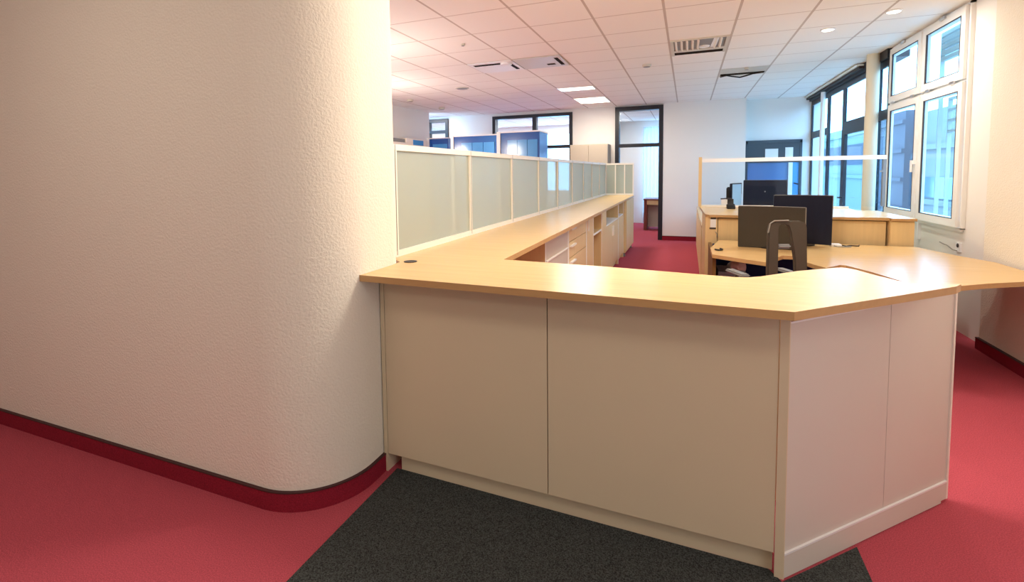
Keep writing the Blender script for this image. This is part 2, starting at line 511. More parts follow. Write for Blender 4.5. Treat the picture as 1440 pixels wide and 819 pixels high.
interior_frame(6, 'window', -4.21, -2.34, 0, 2.74, [2.0], [-3.2], .07, (0, 2.67))
interior_frame(2, 'door', -5.97, -5.36, 0, 2.76, [2.45], [], .075, (2.45, 2.7))

# ---- slate door with blue glass in the recess
d3 = bpy.data.objects.new('door_3', None); d3.location = (1.54, 11.15, 0); d3['kind'] = 'structure'; COL.objects.link(d3)
f = MB(); f.box(1.06, 1.10, 11.1, 11.2, 0, 1.98); f.box(1.98, 2.02, 11.1, 11.2, 0, 1.98); f.box(1.06, 2.02, 11.1, 11.2, 1.94, 2.0); f.box(1.10, 1.98, 11.11, 11.19, 1.56, 1.94)
f.build('door_frame', M['slate'], d3)
MB().box(1.10, 1.80, 11.13, 11.16, .05, 1.56).build('door_leaf', M['blue_glass'], d3)
MB().box(1.80, 1.87, 11.10, 11.17, 0, 1.56).build('door_post', M['white'], d3)
MB().box(1.87, 1.98, 11.13, 11.16, .05, 1.56).build('side_light', M['blue_door'], d3)
MB().tube([(1.90, 11.12, 1.16), (1.90, 11.06, 1.16), (1.96, 11.06, 1.14)], .012).build('handle', M['black'], d3, smooth=True)
MB().box(1.40, 1.62, 11.10, 11.11, 1.60, 1.83).box(1.74, 1.87, 11.10, 11.11, 1.60, 1.85).build('notice', M['paper'], d3)

# ================================================================ OUTSIDE
t = thing('neighbouring_building', 'pale blue rendered building seen through the windows on the right', 'building', (7.2, 8, -.6))
w = MB(); w.box(6.6, 7.2, -2, 22.6, -.6, 3.1); w.box(6.45, 6.6, -2, 22.6, 1.95, 2.1); w.box(6.5, 6.6, -2, 22.6, .35, .5)
w.build('wall', M['facade'], t)
w = MB()
w.box(6.2, 6.6, 19.2, 22.6, -.6, 3.2)
for z in (.1, 1.0, 1.9, 2.8): w.box(6.12, 6.2, 19.2, 22.6, z, z + .12)
w.build('wing', M['facade_wing'], t)
MB().box(6.56, 6.62, -1, 19.1, .55, 1.15).build('ribbon_window', M['facade_dark'], t)
t = thing('distant_building', 'pale turquoise building farthest off beyond the black framed windows', 'building', (7.2, 31, -.6))
w = MB(); w.box(6.9, 7.6, 22.7, 40, -.6, 3.3); w.box(6.8, 6.9, 22.7, 40, 2.9, 3.05); w.box(6.8, 6.9, 22.7, 40, 1.0, 1.15)
w.build('wall', M['turquoise'], t)
MB().box(6.86, 6.92, 23, 39, 1.6, 2.5).build('ribbon_window', M['facade_wing'], t)
struct(MB().box(2.4, 30, -20, 40, -.7, -.6), 'ground', M['pave'])
def shutter(y0, y1, z0, z1, step, thick, label, off=0):
    s = thing('window_shutter', label, 'shutter', (2.42 + off, (y0 + y1) / 2, -.6), 'slatted shutters outside the white window')
    z = z1; 
    m_ = MB()
    while z > z0:
        m_.box(2.40 + off, 2.44 + off, y0, y1, z - thick, z); z -= step
    m_.build('slat', M['shutter'], s)
    for ya in (y0 - .012, y1): MB().box(2.40 + off, 2.435 + off, ya, ya + .012, -.6, z1).build('guide_rail', M['shutter'], s)
shutter(5.5, 6.6, 2.52, 2.80, .062, .042, 'closed grey slatted shutter band high outside the upper white window')
shutter(5.5, 6.6, 1.72, 2.14, .11, .022, 'thin open slats outside the lower right casement window', .08)

# ================================================================ FLOORING INLET
tag(MB().prism([(-1.285, -3), (.607, -3), (.607, 2.166), (.32, 1.882), (.285, 1.928), (-1.262, 1.972), (-1.285, 1.972)], 0, .003).build('carpet_inlay', M['dark']), 'anthracite speckled carpet strip in the red floor in front of the counter', 'carpet')

# ================================================================ RECEPTION COUNTER
A0, A1, A2 = Vector((-1.335, 1.94)), Vector((.325, 1.896)), Vector((1.045, 2.621))
rc = thing('reception_counter', 'long cream fronted reception counter base facing the entrance', 'counter', (-.5, 1.95, 0))
u = (A1 - A0).normalized()
seam = A0 + (A1 - A0) * .491
MB().obox(A0, A0 + u * .02, 0, .38, 0, .952).build('side_panel', M['cream'], rc, bevel=.001)
MB().obox(A0 + u * .022, seam - u * .002, .003, .022, .088, .952).build('front_panel', M['cream'], rc, bevel=.0015)
MB().obox(seam + u * .002, A1 - u * .030, .003, .022, .088, .952).build('front_panel', M['cream'], rc, bevel=.0015)
MB().obox(A0 + u * .075, A1 - u * .030, .035, .055, 0, .088).build('plinth', M['cream'], rc)
MB().obox(A0 + u * .02, A0 + u * 1.45, .36, .38, .06, .952).build('back_panel', M['cabinet_wood'], rc)
cc = thing('corner_cabinet', 'angled counter end cabinet coloured as daylit cream beside the red floor on the right', 'cabinet', (.7, 2.4, 0))
v = (A2 - A1).normalized()
s2 = A1 + (A2 - A1) * .563
MB().prism([A1 - u * .028, A1, A1 + v * .004 + Vector((-.707, .707)) * .0, A1 + Vector((-.02, .028))], 0, .952).build('corner_strip', M['cream'], cc)
MB().obox(A1 + v * .004, s2 - v * .0012, .006, .024, .094, .908).build('end_panel', M['cream_daylit'], cc, bevel=.001)
MB().obox(s2 + v * .0012, A2 - v * .012, .006, .024, .094, .908).build('end_panel', M['cream_daylit'], cc, bevel=.001)
MB().obox(A2 - v * .012, A2, 0, .03, .012, .911).build('edge_panel', M['white_edge'], cc, bevel=.002)
MB().obox(A1 + v * .003, A2 - v * .05, 0, .02, .004, .086).obox(A2 - v * .05, A2 - v * .012, 0, .02, .014, .086).build('plinth', M['cream_daylit'], cc)
MB().obox(A1 + v * .003, A2 - v * .012, -.001, .02, .086, .093).build('plinth_edge', M['white'], cc)  # white line paints the highlight along the plinth's upper edge
MB().obox(A1 + v * .003, A2, .002, .024, .906, .912).build('top_edge', M['white'], cc)
MB().prism([(.36, 2.37), (.60, 2.585), (.615, 2.57), (.375, 2.355)], 0, .952).build('back_panel', M['cabinet_wood'], cc)
MB().prism([(.605, 2.59), (.63, 2.60), (.735, 2.40), (.71, 2.385)], 0, .952).build('side_panel', M['cabinet_wood'], cc)

# continuous worktop: counter, pointed end, and the long run along the glass partition
top_poly = [(-1.345, 1.80), (.313, 1.765), (.931, 2.348), (.965, 2.40), (.93, 2.392), (.86, 2.362), (.805, 2.358), (.77, 2.40), (.725, 2.50), (.69, 2.60), (.667, 2.631), (.648, 2.645), (.615, 2.628), (.451, 2.497),
            (.285, 2.318), (.239, 2.285), (.19, 2.273), (-.014, 2.295), (-.326, 2.338), (-.871, 2.372), (-.93, 9.72), (-1.46, 9.72), (-1.46, 2.24), (-1.345, 2.14)]
wt = MB().prism(top_poly, .953, .981).build('counter_worktop', [M['maple'], M['edge']], bevel=.0025)
edge_mats(wt)
tag(wt, 'maple laminate worktop running along the counter and the glass partition', 'worktop')
rebase(wt, (-.4, 2.2, .953))
MB().lathe([(.034, .9811), (.034, .9835), (.028, .984)], (-1.30, 2.165, 0), 20).build('cable_grommet', M['gasket'], wt)

# ---------------------------------------------------------------- storage run under the long worktop
def unit_box(t, y0, y1, m, xf=-.975, xb=-1.44, z1=.952):
    for ya in (y0, y1 - .02):
        p = MB().box(xb, xf - .002, ya, ya + .02, .0, z1).build('side_panel', M['cabinet_wood'], t)
        MB().box(xf - .002, xf, ya, ya + .02, .0, z1).build('edge_band', M['white_edge'], p)
    MB().box(xb, xb + .012, y0 + .02, y1 - .02, .06, z1).build('back_panel', M['cabinet_wood'], t)
    MB().box(xb + .012, xf - .03, y0 + .02, y1 - .02, .06, .08).build('bottom_panel', M['cabinet_wood'], t)
    MB().box(xf - .06, xf - .045, y0 + .02, y1 - .02, 0, .06).build('plinth', M['cabinet_wood'], t)
GRP = 'storage units under the long worktop'
def base_unit(name, y0, y1, label, cat='cabinet'):
    return thing(name, label, cat, (-1.2, (y0 + y1) / 2, 0), GRP)
# knee space panel at the corner
t = base_unit('panel_support', 2.42, 3.55, 'dark brown shaded back board under the worktop corner', 'panel')
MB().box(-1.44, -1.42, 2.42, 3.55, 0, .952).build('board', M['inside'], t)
t = base_unit('drawer_cabinet', 3.56, 4.34, 'beige grey drawer cabinet nearest the worktop corner')
unit_box(t, 3.56, 4.34, None)
for z0, z1 in ((.762, .945), (.09, .752)):
    MB().box(-.995, -.977, 3.583, 4.317, z0, z1).build('drawer_front', M['grey_front'], t, bevel=.002)
MB().box(-.985, -.966, 3.583, 4.317, .752, .762).build('grip_rail', M['white_edge'], t)
t = base_unit('drawer_cabinet', 4.345, 5.2, 'beige drawer cabinet with two short white handles under the worktop')
unit_box(t, 4.345, 5.2, None)
for z0, z1 in ((.80, .945), (.65, .793), (.09, .643)):
    d = MB().box(-.995, -.977, 4.37, 5.175, z0, z1).build('drawer_front', M['cabinet_wood'], t, bevel=.002)
    MB().box(-.977, -.955, 4.40, 4.60, z1 - .045, z1 - .03).build('handle', M['white_edge'], d, bevel=.003)
t = base_unit('cupboard', 5.2, 5.6, 'narrow closed pale cupboard between the drawers and the open shelf')
unit_box(t, 5.2, 5.6, None)
d = MB().box(-.995, -.972, 5.225, 5.575, .08, .945).build('door', M['cabinet_wood'], t, bevel=.002)
MB().box(-.972, -.955, 5.24, 5.255, .80, .92).build('handle', M['white_edge'], d)
t = base_unit('open_shelf_unit', 5.6, 6.2, 'open maple shelf unit with one shelf board under the worktop')
unit_box(t, 5.6, 6.2, None)
MB().box(-1.42, -.985, 5.62, 6.18, .70, .72).build('shelf', M['cabinet_wood'], t)
MB().box(-.985, -.978, 5.62, 6.18, .70, .72).build('shelf_edge', M['white_edge'], t)
t = base_unit('cupboard', 6.2, 6.55, 'slim tall panelled cupboard right after the open shelf unit')
unit_box(t, 6.2, 6.55, None)
MB().box(-.995, -.970, 6.215, 6.535, .08, .945).build('door', M['cabinet_wood'], t, bevel=.002)
t = base_unit('shelf_cupboard', 6.55, 7.8, 'long cupboard with open top shelf above two maple doors')
unit_box(t, 6.55, 7.8, None)
MB().box(-1.42, -.98, 6.57, 7.78, .705, .722).build('shelf', M['white_edge'], t)
for y0, y1 in ((6.572, 7.17), (7.18, 7.778)):
    d = MB().box(-.995, -.977, y0, y1, .085, .70).build('door', M['cabinet_wood'], t, bevel=.002)
    MB().box(-.977, -.96, y1 - .05 if y0 < 7 else y0 + .04, y1 - .04 if y0 < 7 else y0 + .05, .52, .66).build('handle', M['white_edge'], d)
MB().box(-1.42, -1.30, 6.57, 7.78, .722, .95).build('back_board', M['grey_front'], t)
t = base_unit('shelf_cupboard', 7.8, 8.45, 'short shelf cupboard next to the last end unit of the run')
unit_box(t, 7.8, 8.45, None)
MB().box(-1.42, -.98, 7.82, 8.43, .715, .732).build('shelf', M['white_edge'], t)
MB().box(-.995, -.977, 7.822, 8.428, .085, .71).build('door', M['cabinet_wood'], t, bevel=.002)
t = base_unit('end_cabinet', 8.45, 9.68, 'maple end cabinet on small feet at the far end of the run')
MB().box(-1.44, -.945, 8.46, 9.68, .07, .952).build('carcass', M['cabinet_wood'], t, bevel=.003)
for y0, y1 in ((8.48, 9.06), (9.07, 9.66)):
    MB().box(-.945, -.93, y0, y1, .09, .94).build('door', M['cabinet_wood'], t, bevel=.002)
for x in (-1.38, -.98):
    for y in (8.55, 9.58):
        MB().lathe([(.03, 0), (.03, .02), (.02, .03), (.02, .07)], (x, y, 0), 12).build('foot', M['rim'], t)

# ---------------------------------------------------------------- glass partition on the worktop
gp = thing('glass_partition', 'long cream framed frosted glass partition standing on the left worktop', 'partition', (-1.46, 6, .981))
PY = [2.27, 3.27, 4.19, 5.05, 5.88, 6.70, 7.48, 8.2, 8.95, 9.69]
Z0, Z1, PX = .981, 1.588, -1.46
MB().box(PX - .018, PX + .018, PY[0] - .02, PY[-1] + .02, Z1 - .034, Z1).build('top_rail', M['alu_white'], gp, bevel=.003)
MB().box(PX - .018, PX + .018, PY[0] - .02, PY[-1] + .02, Z0, Z0 + .032).build('bottom_rail', M['alu_white'], gp, bevel=.003)
for i, y in enumerate(PY):
    wd = .028 if i else .036
    MB().box(PX - .017, PX + .017, y - wd / 2, y + wd / 2, Z0 + .032, Z1 - .034).build('post', M['alu_white'], gp)
    MB().box(PX + .0172, PX + .019, y - .0025, y + .0025, Z0 + .01, Z1 - .002).build('joint', M['rim'], gp)
for a, b in zip(PY, PY[1:]):
    MB().box(PX - .004, PX + .004, a + .014, b - .014, Z0 + .032, Z1 - .034).build('glass_pane', M['frost'], gp)
# return at the far end
RX = [-1.44, -1.27, -1.10, -.945]
MB().box(RX[0], RX[-1] + .01, PY[-1] - .018, PY[-1] + .018, Z1 - .034, Z1).build('top_rail', M['alu_white'], gp)
MB().box(RX[0], RX[-1] + .01, PY[-1] - .018, PY[-1] + .018, Z0, Z0 + .03).build('bottom_rail', M['alu_white'], gp)
for x in RX[1:]:
    MB().box(x - .01, x + .01, PY[-1] - .016, PY[-1] + .016, Z0 + .03, Z1 - .034).build('post', M['alu_white'], gp)
for a, b in zip(RX, RX[1:]):
    MB().box(a + .01, b - .01, PY[-1] - .004, PY[-1] + .004, Z0 + .03, Z1 - .034).build('glass_pane', M['frost'], gp)

# ================================================================ DESK ZONE RIGHT
ZD = .722
dp = [(.20, 4.53), (.437, 4.34), (.56, 4.255), (.60, 4.29), (.66, 4.50), (.73, 4.635), (.815, 4.645), (.835, 4.52), (.84, 4.36), (.87, 4.25), (.92, 4.14), (.98, 4.22), (1.04, 4.30), (1.075, 4.285),
      (1.162, 4.075), (1.227, 3.825), (1.275, 3.69), (1.36, 3.675), (1.475, 3.722), (1.68, 3.87), (1.903, 4.0), (2.10, 4.08), (2.10, 4.75), (1.99, 5.04), (1.88, 5.49), (.30, 5.49), (.20, 4.9)]
desk = thing('office_desk', 'wave edged maple desk top with monitors behind the counter', 'desk', (1.1, 4.7, 0))
o = MB().prism(dp, ZD - .03, ZD).build('desktop', [M['maple'], M['edge']], desk, bevel=.002)
edge_mats(o)
MB().box(.205, .232, 4.58, 5.52, 0, ZD - .03).build('side_panel', M['inside'], desk)
MB().box(.24, 1.8, 5.42, 5.44, .25, ZD - .03).build('modesty_panel', M['blue_fabric'], desk)
for x, y in ((1.32, 3.80), (1.75, 5.35)):
    MB().lathe([(.04, 0), (.04, .01), (.025, .02), (.025, ZD - .03)], (x, y, 0), 16).build('leg', M['rim'], desk, smooth=True)

# sideboards behind the desk
sb = thing('sideboard', 'maple sideboard behind the desk carrying the clear glass screen', 'cabinet', (.95, 6.1, 0))
o = MB().prism([(.175, 5.60), (.215, 5.53), (1.70, 5.53), (1.70, 6.80), (.145, 6.80)], .947, .973).build('top_panel', [M['maple'], M['edge']], sb, bevel=.002)
edge_mats(o)
MB().box(.175, .20, 5.62, 6.78, 0, .947).build('side_panel', M['cabinet_wood'], sb)
MB().box(1.67, 1.69, 5.62, 6.78, 0, .947).build('side_panel', M['cabinet_wood'], sb)
MB().box(.295, 1.69, 5.58, 5.60, .06, .935).build('front_panel', M['cabinet_wood'], sb, bevel=.002)
MB().box(.20, 1.67, 6.75, 6.77, 0, .947).build('back_panel', M['cabinet_wood'], sb)
MB().box(.178, .288, 5.56, 5.60, .06, .945).build('slim_door', M['cabinet_wood'], sb, bevel=.002)
MB().box(.225, .275, 5.553, 5.56, .928, .945).build('slot_handle', M['gasket'], sb)
MB().box(.215, .275, 5.553, 5.56, .825, .84).build('slot_handle', M['gasket'], sb)
MB().box(.222, .275, 5.556, 5.56, .843, .925).build('label_plate', M['white'], sb)
MB().tube([(.27, 5.55, .80), (.285, 5.545, .78), (.285, 5.54, .742)], .003).build('key_cord', M['grey'], sb)
s2_ = thing('sideboard', 'short maple sideboard end unit against the window wall', 'cabinet', (1.82, 5.8, 0))
o = MB().box(1.705, 1.89, 5.50, 6.5, .947, .970).build('top_panel', [M['maple'], M['edge']], s2_, bevel=.002)
edge_mats(o)
MB().box(1.705, 1.885, 5.545, 6.48, 0, .947).build('carcass', M['cabinet_wood'], s2_, bevel=.002)
MB().box(1.708, 1.882, 5.53, 5.545, .06, .94).build('front_panel', M['cabinet_wood'], s2_, bevel=.002)

# lower back row desk with a long side panel
bd = thing('back_desk', 'second maple desk row behind the sideboard with long side panel', 'desk', (1.0, 8.6, 0))
o = MB().box(.17, 1.88, 6.83, 10.4, .70, .725).build('desktop', [M['maple'], M['edge']], bd, bevel=.002)
edge_mats(o)
MB().box(.17, .20, 6.83, 10.4, 0, .70).build('side_panel', M['cabinet_wood'], bd)
MB().box(1.84, 1.87, 6.83, 10.4, 0, .70).build('side_panel', M['cabinet_wood'], bd)

# clear glass screen on the sideboard
gs = thing('glass_screen', 'clear glass desk screen with white top rail and maple post', 'screen', (1.1, 6.78, .973))
YS = 6.78
MB().box(.128, .165, YS - .02, YS + .02, .973, 1.592).build('post', M['cabinet_wood'], gs, bevel=.003)
MB().box(.165, 2.03, YS - .02, YS + .02, 1.525, 1.57).build('top_rail', M['white'], gs, bevel=.003)
MB().box(.165, 2.0, YS - .004, YS + .004, .995, 1.525).build('glass_pane', M['clear'], gs)
MB().box(.165, 1.70, YS - .012, YS + .012, .973, .995).build('bottom_rail', M['alu_white'], gs)
MB().box(2.0, 2.03, YS - .02, YS + .02, 1.0, 1.525).box(1.97, 2.0, YS - .03, YS - .02, 1.38, 1.40).build('bracket', M['grey'], gs)

# ---------------------------------------------------------------- monitors
def monitor(label, c, w, h, yaw, tilt, z0, body, back=False, curve=0.0, group='monitors on the desks', stand_z=ZD):
    """c = (x, y) of the foot; panel bottom at z0; front faces -y before yaw"""
    t = thing('computer_monitor', label, 'monitor', (c[0], c[1], stand_z), group)
    R_ = Matrix.Translation((c[0], c[1], z0)) @ Matrix.Rotation(math.radians(yaw), 4, 'Z') @ Matrix.Rotation(math.radians(tilt), 4, 'X')
    n = 10
    def slab(x0, x1, za, zb, y0, y1):
        mb = MB()
        pts = []
        for i in range(n + 1):
            x = x0 + (x1 - x0) * i / n
            pts.append((x, y0 - curve * (x / (w / 2)) ** 2))
        for i in range(n, -1, -1):
            x = x0 + (x1 - x0) * i / n
            pts.append((x, y1 - curve * (x / (w / 2)) ** 2))
        return mb.prism(pts, za, zb)
    slab(-w / 2, w / 2, 0, h, -.012, .022).xform(R_).build('casing', M['monitor_back'] if body == 'taupe' else M['screen'], t, bevel=.004)
    slab(-w / 2 + .012, w / 2 - .012, .018, h - .012, -.0135, -.0118).xform(R_).build('display', {'navy': M['screen'], 'taupe': M['monitor_back'], 'pale': M['pale_screen']}[body], t)
    e = slab(-w / 2 + .004, w / 2 - .004, h, h + .004, -.013, .0)
    e.box(w / 2 - .004, w / 2 + .002, -.014 - curve, .0 - curve, h * .55, h + .002)
    e.xform(R_).build('rim', M['rim'], t)
    mb = MB().box(-.13, .13, -.02, .05, .05, h - .05)
    mb.xform(R_ @ Matrix.Translation((0, .03, 0))).build('rear_housing', M['black'], t, bevel=.012)
    base = Matrix.Translation((c[0], c[1], 0)) @ Matrix.Rotation(math.radians(yaw), 4, 'Z')
    mb = MB().box(-.03, .03, .06, .085, stand_z + .012, z0 + h * .55)
    mb.xform(base).build('stand_neck', M['black'], t, bevel=.004)
    mb = MB().lathe([(.115, 0), (.115, .008), (.03, .013)], (0, .075, stand_z), 28)
    mb.xform(base).build('stand_foot', M['black'], t, smooth=True)
    if back:
        mb = MB().lathe([(.009, -.0142), (.009, -.0115)], (0, 0, 0), 14)
        mb.xform(R_ @ Matrix.Translation((0, 0, h * .6)) @ Matrix.Rotation(math.pi / 2, 4, 'X') @ Matrix.Translation((0, 0, .028))).build('badge', M['grey'], t)
    return t
monitor('nearest monitor, dark taupe, standing low on the desk behind the office chair', (.695, 5.02), .52, .375, -15, 3, .724, 'taupe', curve=.025)
monitor('navy black curved monitor standing right behind the nearest taupe monitor', (.975, 5.30), .455, .445, -6, 2, .742, 'navy', curve=.03)
monitor('black monitor seen from behind beyond the clear glass screen', (1.01, 7.95), .54, .40, 0, 0, .878, 'navy', back=True, stand_z=.725)
monitor('narrow looking monitor with painted window glare turned sideways left of the farthest monitor', (.63, 7.75), .30, .33, 62, 0, .91, 'pale', stand_z=.725)

# telephone on the sideboard
ph = thing('desk_telephone', 'small black desk telephone with raised display on the sideboard', 'telephone', (.475, 6.45, .973))
MB().extrude([(.43, 6.40, .973), (.43, 6.52, .973), (.43, 6.52, 1.03), (.43, 6.40, .99)], (.09, 0, 0)).build('body', M['black'], ph, bevel=.005)
MB().extrude([(.445, 6.46, 1.0), (.445, 6.50, 1.02), (.445, 6.52, 1.085), (.445, 6.51, 1.085)], (.06, 0, 0)).build('handset_cradle', M['black'], ph)
MB().tube([(.365, 6.47, 1.088), (.42, 6.48, 1.092), (.49, 6.49, 1.09)], .007).build('handset', M['gasket'], ph, smooth=True)
MB().box(.375, .44, 6.50, 6.51, 1.02, 1.08).build('display', M['white'], ph)

# clutter on the desk
k = thing('cable_adapter', 'white cable adapter with loose black lead beside the navy monitor', 'adapter', (1.27, 5.40, ZD))
MB().box(1.21, 1.29, 5.30, 5.40, ZD, ZD + .02).build('body', M['white'], k, bevel=.006)
MB().tube([(1.28, 5.36, ZD + .012), (1.33, 5.33, ZD + .006), (1.37, 5.38, ZD + .006), (1.43, 5.36, ZD + .006), (1.45, 5.42, ZD + .006)], .005).build('lead', M['black'], k, smooth=True)
MB().tube([(1.22, 5.32, ZD + .01), (1.25, 5.27, ZD + .006), (1.32, 5.28, ZD + .006), (1.36, 5.30, ZD + .006)], .004).build('cord', M['grey'], k, smooth=True)
tag(MB().tube([(.262 + .03 * math.cos(a), 4.80 + .05 * math.sin(a), ZD + .007) for a in [math.radians(200 + i * 20) for i in range(12)]], .007).build('cable_loop', M['black'], smooth=True),
    'small black cable loop lying on the left end of the desk', 'cable')
rebase(bpy.data.objects['cable_loop'], (.262, 4.80, ZD))

# pale box under the desk
bx = thing('cardboard_box', 'pale blue open box with crumpled grey bag under the desk', 'box', (.42, 5.1, 0))
MB().box(.27, .50, 4.95, 5.3, 0, .50).build('carton', M['pale_box'], bx, bevel=.004)
b_ = MB(); bmesh.ops.create_icosphere(b_.bm, subdivisions=3, radius=.075)
for vv in b_.bm.verts: vv.co *= 1 + .18 * math.sin(vv.co.x * 70 + 1) * math.sin(vv.co.y * 60) ; vv.co.z *= .75
b_.xform(Matrix.Translation((.43, 5.05, .54))).build('bag', M['white'], bx, smooth=True)

# ---------------------------------------------------------------- office chair
ch = thing('office_chair', 'dark taupe office chair with open loop backrest behind the counter', 'chair', (.62, 4.05, 0))
CR = Matrix.Translation((.645, 3.93, 0)) @ Matrix.Rotation(math.radians(24), 4, 'Z')
fr = [(-.135, .62), (-.135, 1.0), (-.128, 1.045), (-.10, 1.068), (.09, 1.068), (.125, 1.055), (.135, 1.02), (.15, .62),
      (.065, .62), (.055, .80), (.02, .99), (.005, 1.035), (-.02, 1.047), (-.052, 1.045), (-.062, 1.02), (-.06, .62)]
back = MB().extrude([(x, 0, z) for x, z in fr], (0, .03, 0)).xform(CR).build('backrest', M['chair'], ch, bevel=.006)
MB().tube([(-.14, -.002, .99), (-.128, -.004, 1.055), (-.10, -.004, 1.073), (0, -.004, 1.073)], .005).xform(CR).build('highlight_rim', M['rim'], back, smooth=True)
MB().box(-.06, .04, .01, .05, .875, .905).xform(CR).build('lumbar_knob', M['grey'], back, bevel=.012)
MB().box(-.16, .17, .0, .06, .55, .63).xform(CR).build('back_bracket', M['black'], ch, bevel=.02)
MB().box(-.21, .21, .06, .52, .45, .53).xform(CR).build('seat', M['fabric'], ch, bevel=.03)
for s in (-1, 1):
    ar = MB().tube([(s * .17, .30, .47), (s * .20, .30, .50), (s * .20, .28, .60), (s * .195, .28, .645)], .014).xform(CR).build('armrest', M['black'], ch, smooth=True)
    MB().box(s * .195 - .035, s * .195 + .035, .16, .40, .645, .668).xform(CR).build('arm_pad', M['grey'], ar, bevel=.01)
MB().lathe([(.03, .10), (.03, .30), (.02, .30), (.02, .45)], (0, .29, 0), 16).xform(CR).build('gas_lift', M['black'], ch, smooth=True)
for i in range(5):
    a = math.radians(72 * i + 10)
    e = (.30 * math.cos(a), .29 + .30 * math.sin(a))
    lg = MB().tube([(0, .29, .12), (e[0], e[1], .085)], [.028, .016]).xform(CR).build('base_arm', M['black'], ch, smooth=True)
    MB().tube([(e[0] - .012, e[1], .03), (e[0] + .012, e[1], .03)], .03, 14).tube([(e[0], e[1], .045), (e[0], e[1], .09)], .008).xform(CR).build('castor', M['black'], lg, smooth=True)

# ---------------------------------------------------------------- wall socket with loose wires
so = thing('wall_socket', 'white wall socket with loose wires below the white window', 'socket', (2.19, 5.52, .70))
MB().box(2.178, 2.19, 5.47, 5.55, .69, .77).build('face_plate', M['white'], so, bevel=.003)
MB().lathe([(.018, 0), (.018, .004)], (0, 0, 0), 14).xform(Matrix.Translation((2.178, 5.505, .745)) @ Matrix.Rotation(-math.pi / 2, 4, 'Y')).build('outlet', M['gasket'], so)
MB().tube([(2.17, 5.50, .70), (2.165, 5.56, .70), (2.165, 5.66, .725), (2.165, 5.74, .728), (2.17, 5.82, .735)], .004).build('wire', M['rim'], so, smooth=True)
tag(MB().box(2.165, 2.19, 6.28, 6.31, .70, .87).build('cable_duct', M['white'], bevel=.003), 'short white vertical cable duct under the middle of the white window', 'cable duct')
rebase(bpy.data.objects['cable_duct'], (2.18, 6.3, .7))

# ================================================================ OFFICE BEHIND THE PARTITION
def blue_cabinet(x0, x1, y0, dep, h, label):
    t = thing('storage_cabinet', label, 'cabinet', ((x0 + x1) / 2, y0 + dep / 2, 0), 'blue cabinets behind the glass partition')
    MB().box(x0, x1, y0 + .02, y0 + dep, 0, h - .02).build('carcass', M['blue'], t, bevel=.004)
    MB().box(x0 - .01, x1 + .01, y0, y0 + dep, h - .02, h).build('top_trim', M['white'], t)
    MB().box(x0 - .06, x0 - .005, y0, y0 + .06, 0, h).build('corner_post', M['white'], t)
    wd = x1 - x0
    for i in range(3):
        MB().box(x0 + wd * (.18 + .26 * i), x0 + wd * (.43 + .26 * i), y0 + .008, y0 + .02, .1, h - .13).build('door', M['blue_door'], t, bevel=.003)
    return t
blue_cabinet(-2.60, -2.0, 7.0, .47, 2.045, 'tall blue cabinet nearest the camera behind the glass partition')
blue_cabinet(-3.76, -2.97, 7.8, .45, 2.085, 'wide blue cabinet in the middle behind the glass partition')
blue_cabinet(-4.95, -4.52, 9.1, .45, 2.17, 'small deep blue cabinet farthest left by the corridor door')

wc = thing('tall_cupboard', 'cream tall cupboard with open niche against the left office wall', 'cupboard', (-5.1, 8.1, 0))
MB().box(-5.39, -4.95, 7.2, 9.0, 0, 2.03).build('carcass', M['alu_white'], wc, bevel=.003)
MB().box(-5.38, -4.95, 8.2, 8.98, 2.03, 2.12).build('upper_box', M['alu_white'], wc)
MB().box(-5.38, -4.97, 7.3, 8.18, 2.03, 2.10).build('niche', M['grey'], wc)
MB().box(-4.95, -4.945, 8.45, 8.85, 2.0, 2.10).build('blue_notice', M['blue_door'], wc)

t = thing('beige_wardrobe', 'plain beige wardrobe against the far wall left of the doorway', 'wardrobe', (-1.9, 10.6, 0))
MB().box(-2.30, -1.52, 10.42, 10.83, .05, 2.0).build('carcass', M['beige_board'], t, bevel=.004)
for x0, x1 in ((-2.295, -1.915), (-1.905, -1.525)):
    MB().box(x0, x1, 10.40, 10.42, .08, 1.985).build('door', M['beige_board'], t, bevel=.002)
MB().box(-2.28, -1.54, 10.46, 10.8, 0, .05).build('plinth', M['rim'], t)

t = thing('meeting_desk', 'red brown desk in the room beyond the open black doorway', 'desk', (-.6, 12.7, 0))
MB().box(-.98, .2, 12.5, 13.2, .73, .76).build('desktop', M['redwood'], t)
MB().box(-.92, .14, 12.53, 12.55, .62, .73).build('apron', M['cabinet_wood'], t)
MB().box(-.97, -.90, 12.52, 13.18, 0, .73).build('leg_panel', M['redwood'], t)
MB().box(.10, .17, 12.52, 13.18, 0, .73).build('leg_panel', M['redwood'], t)
MB().box(-.9, .1, 12.9, 12.92, .05, .62).build('modesty_panel', M['grey_front'], t)
# sheer curtain in that room: pleated sheet
cb = MB()
pts = []
for i in range(121):
    x = -1.12 + i * .0125
    pts.append((x, 14.12 + .035 * math.sin(i * .8)))
cb.prism(pts + [(x, y + .004) for x, y in pts[::-1]], .004, 2.62)
tag(rebase(cb.build('sheer_curtain', M['curtain'], smooth=False), (-.4, 14.12, .004)), 'pale blue sheer curtain in the room beyond the doorway', 'curtain')

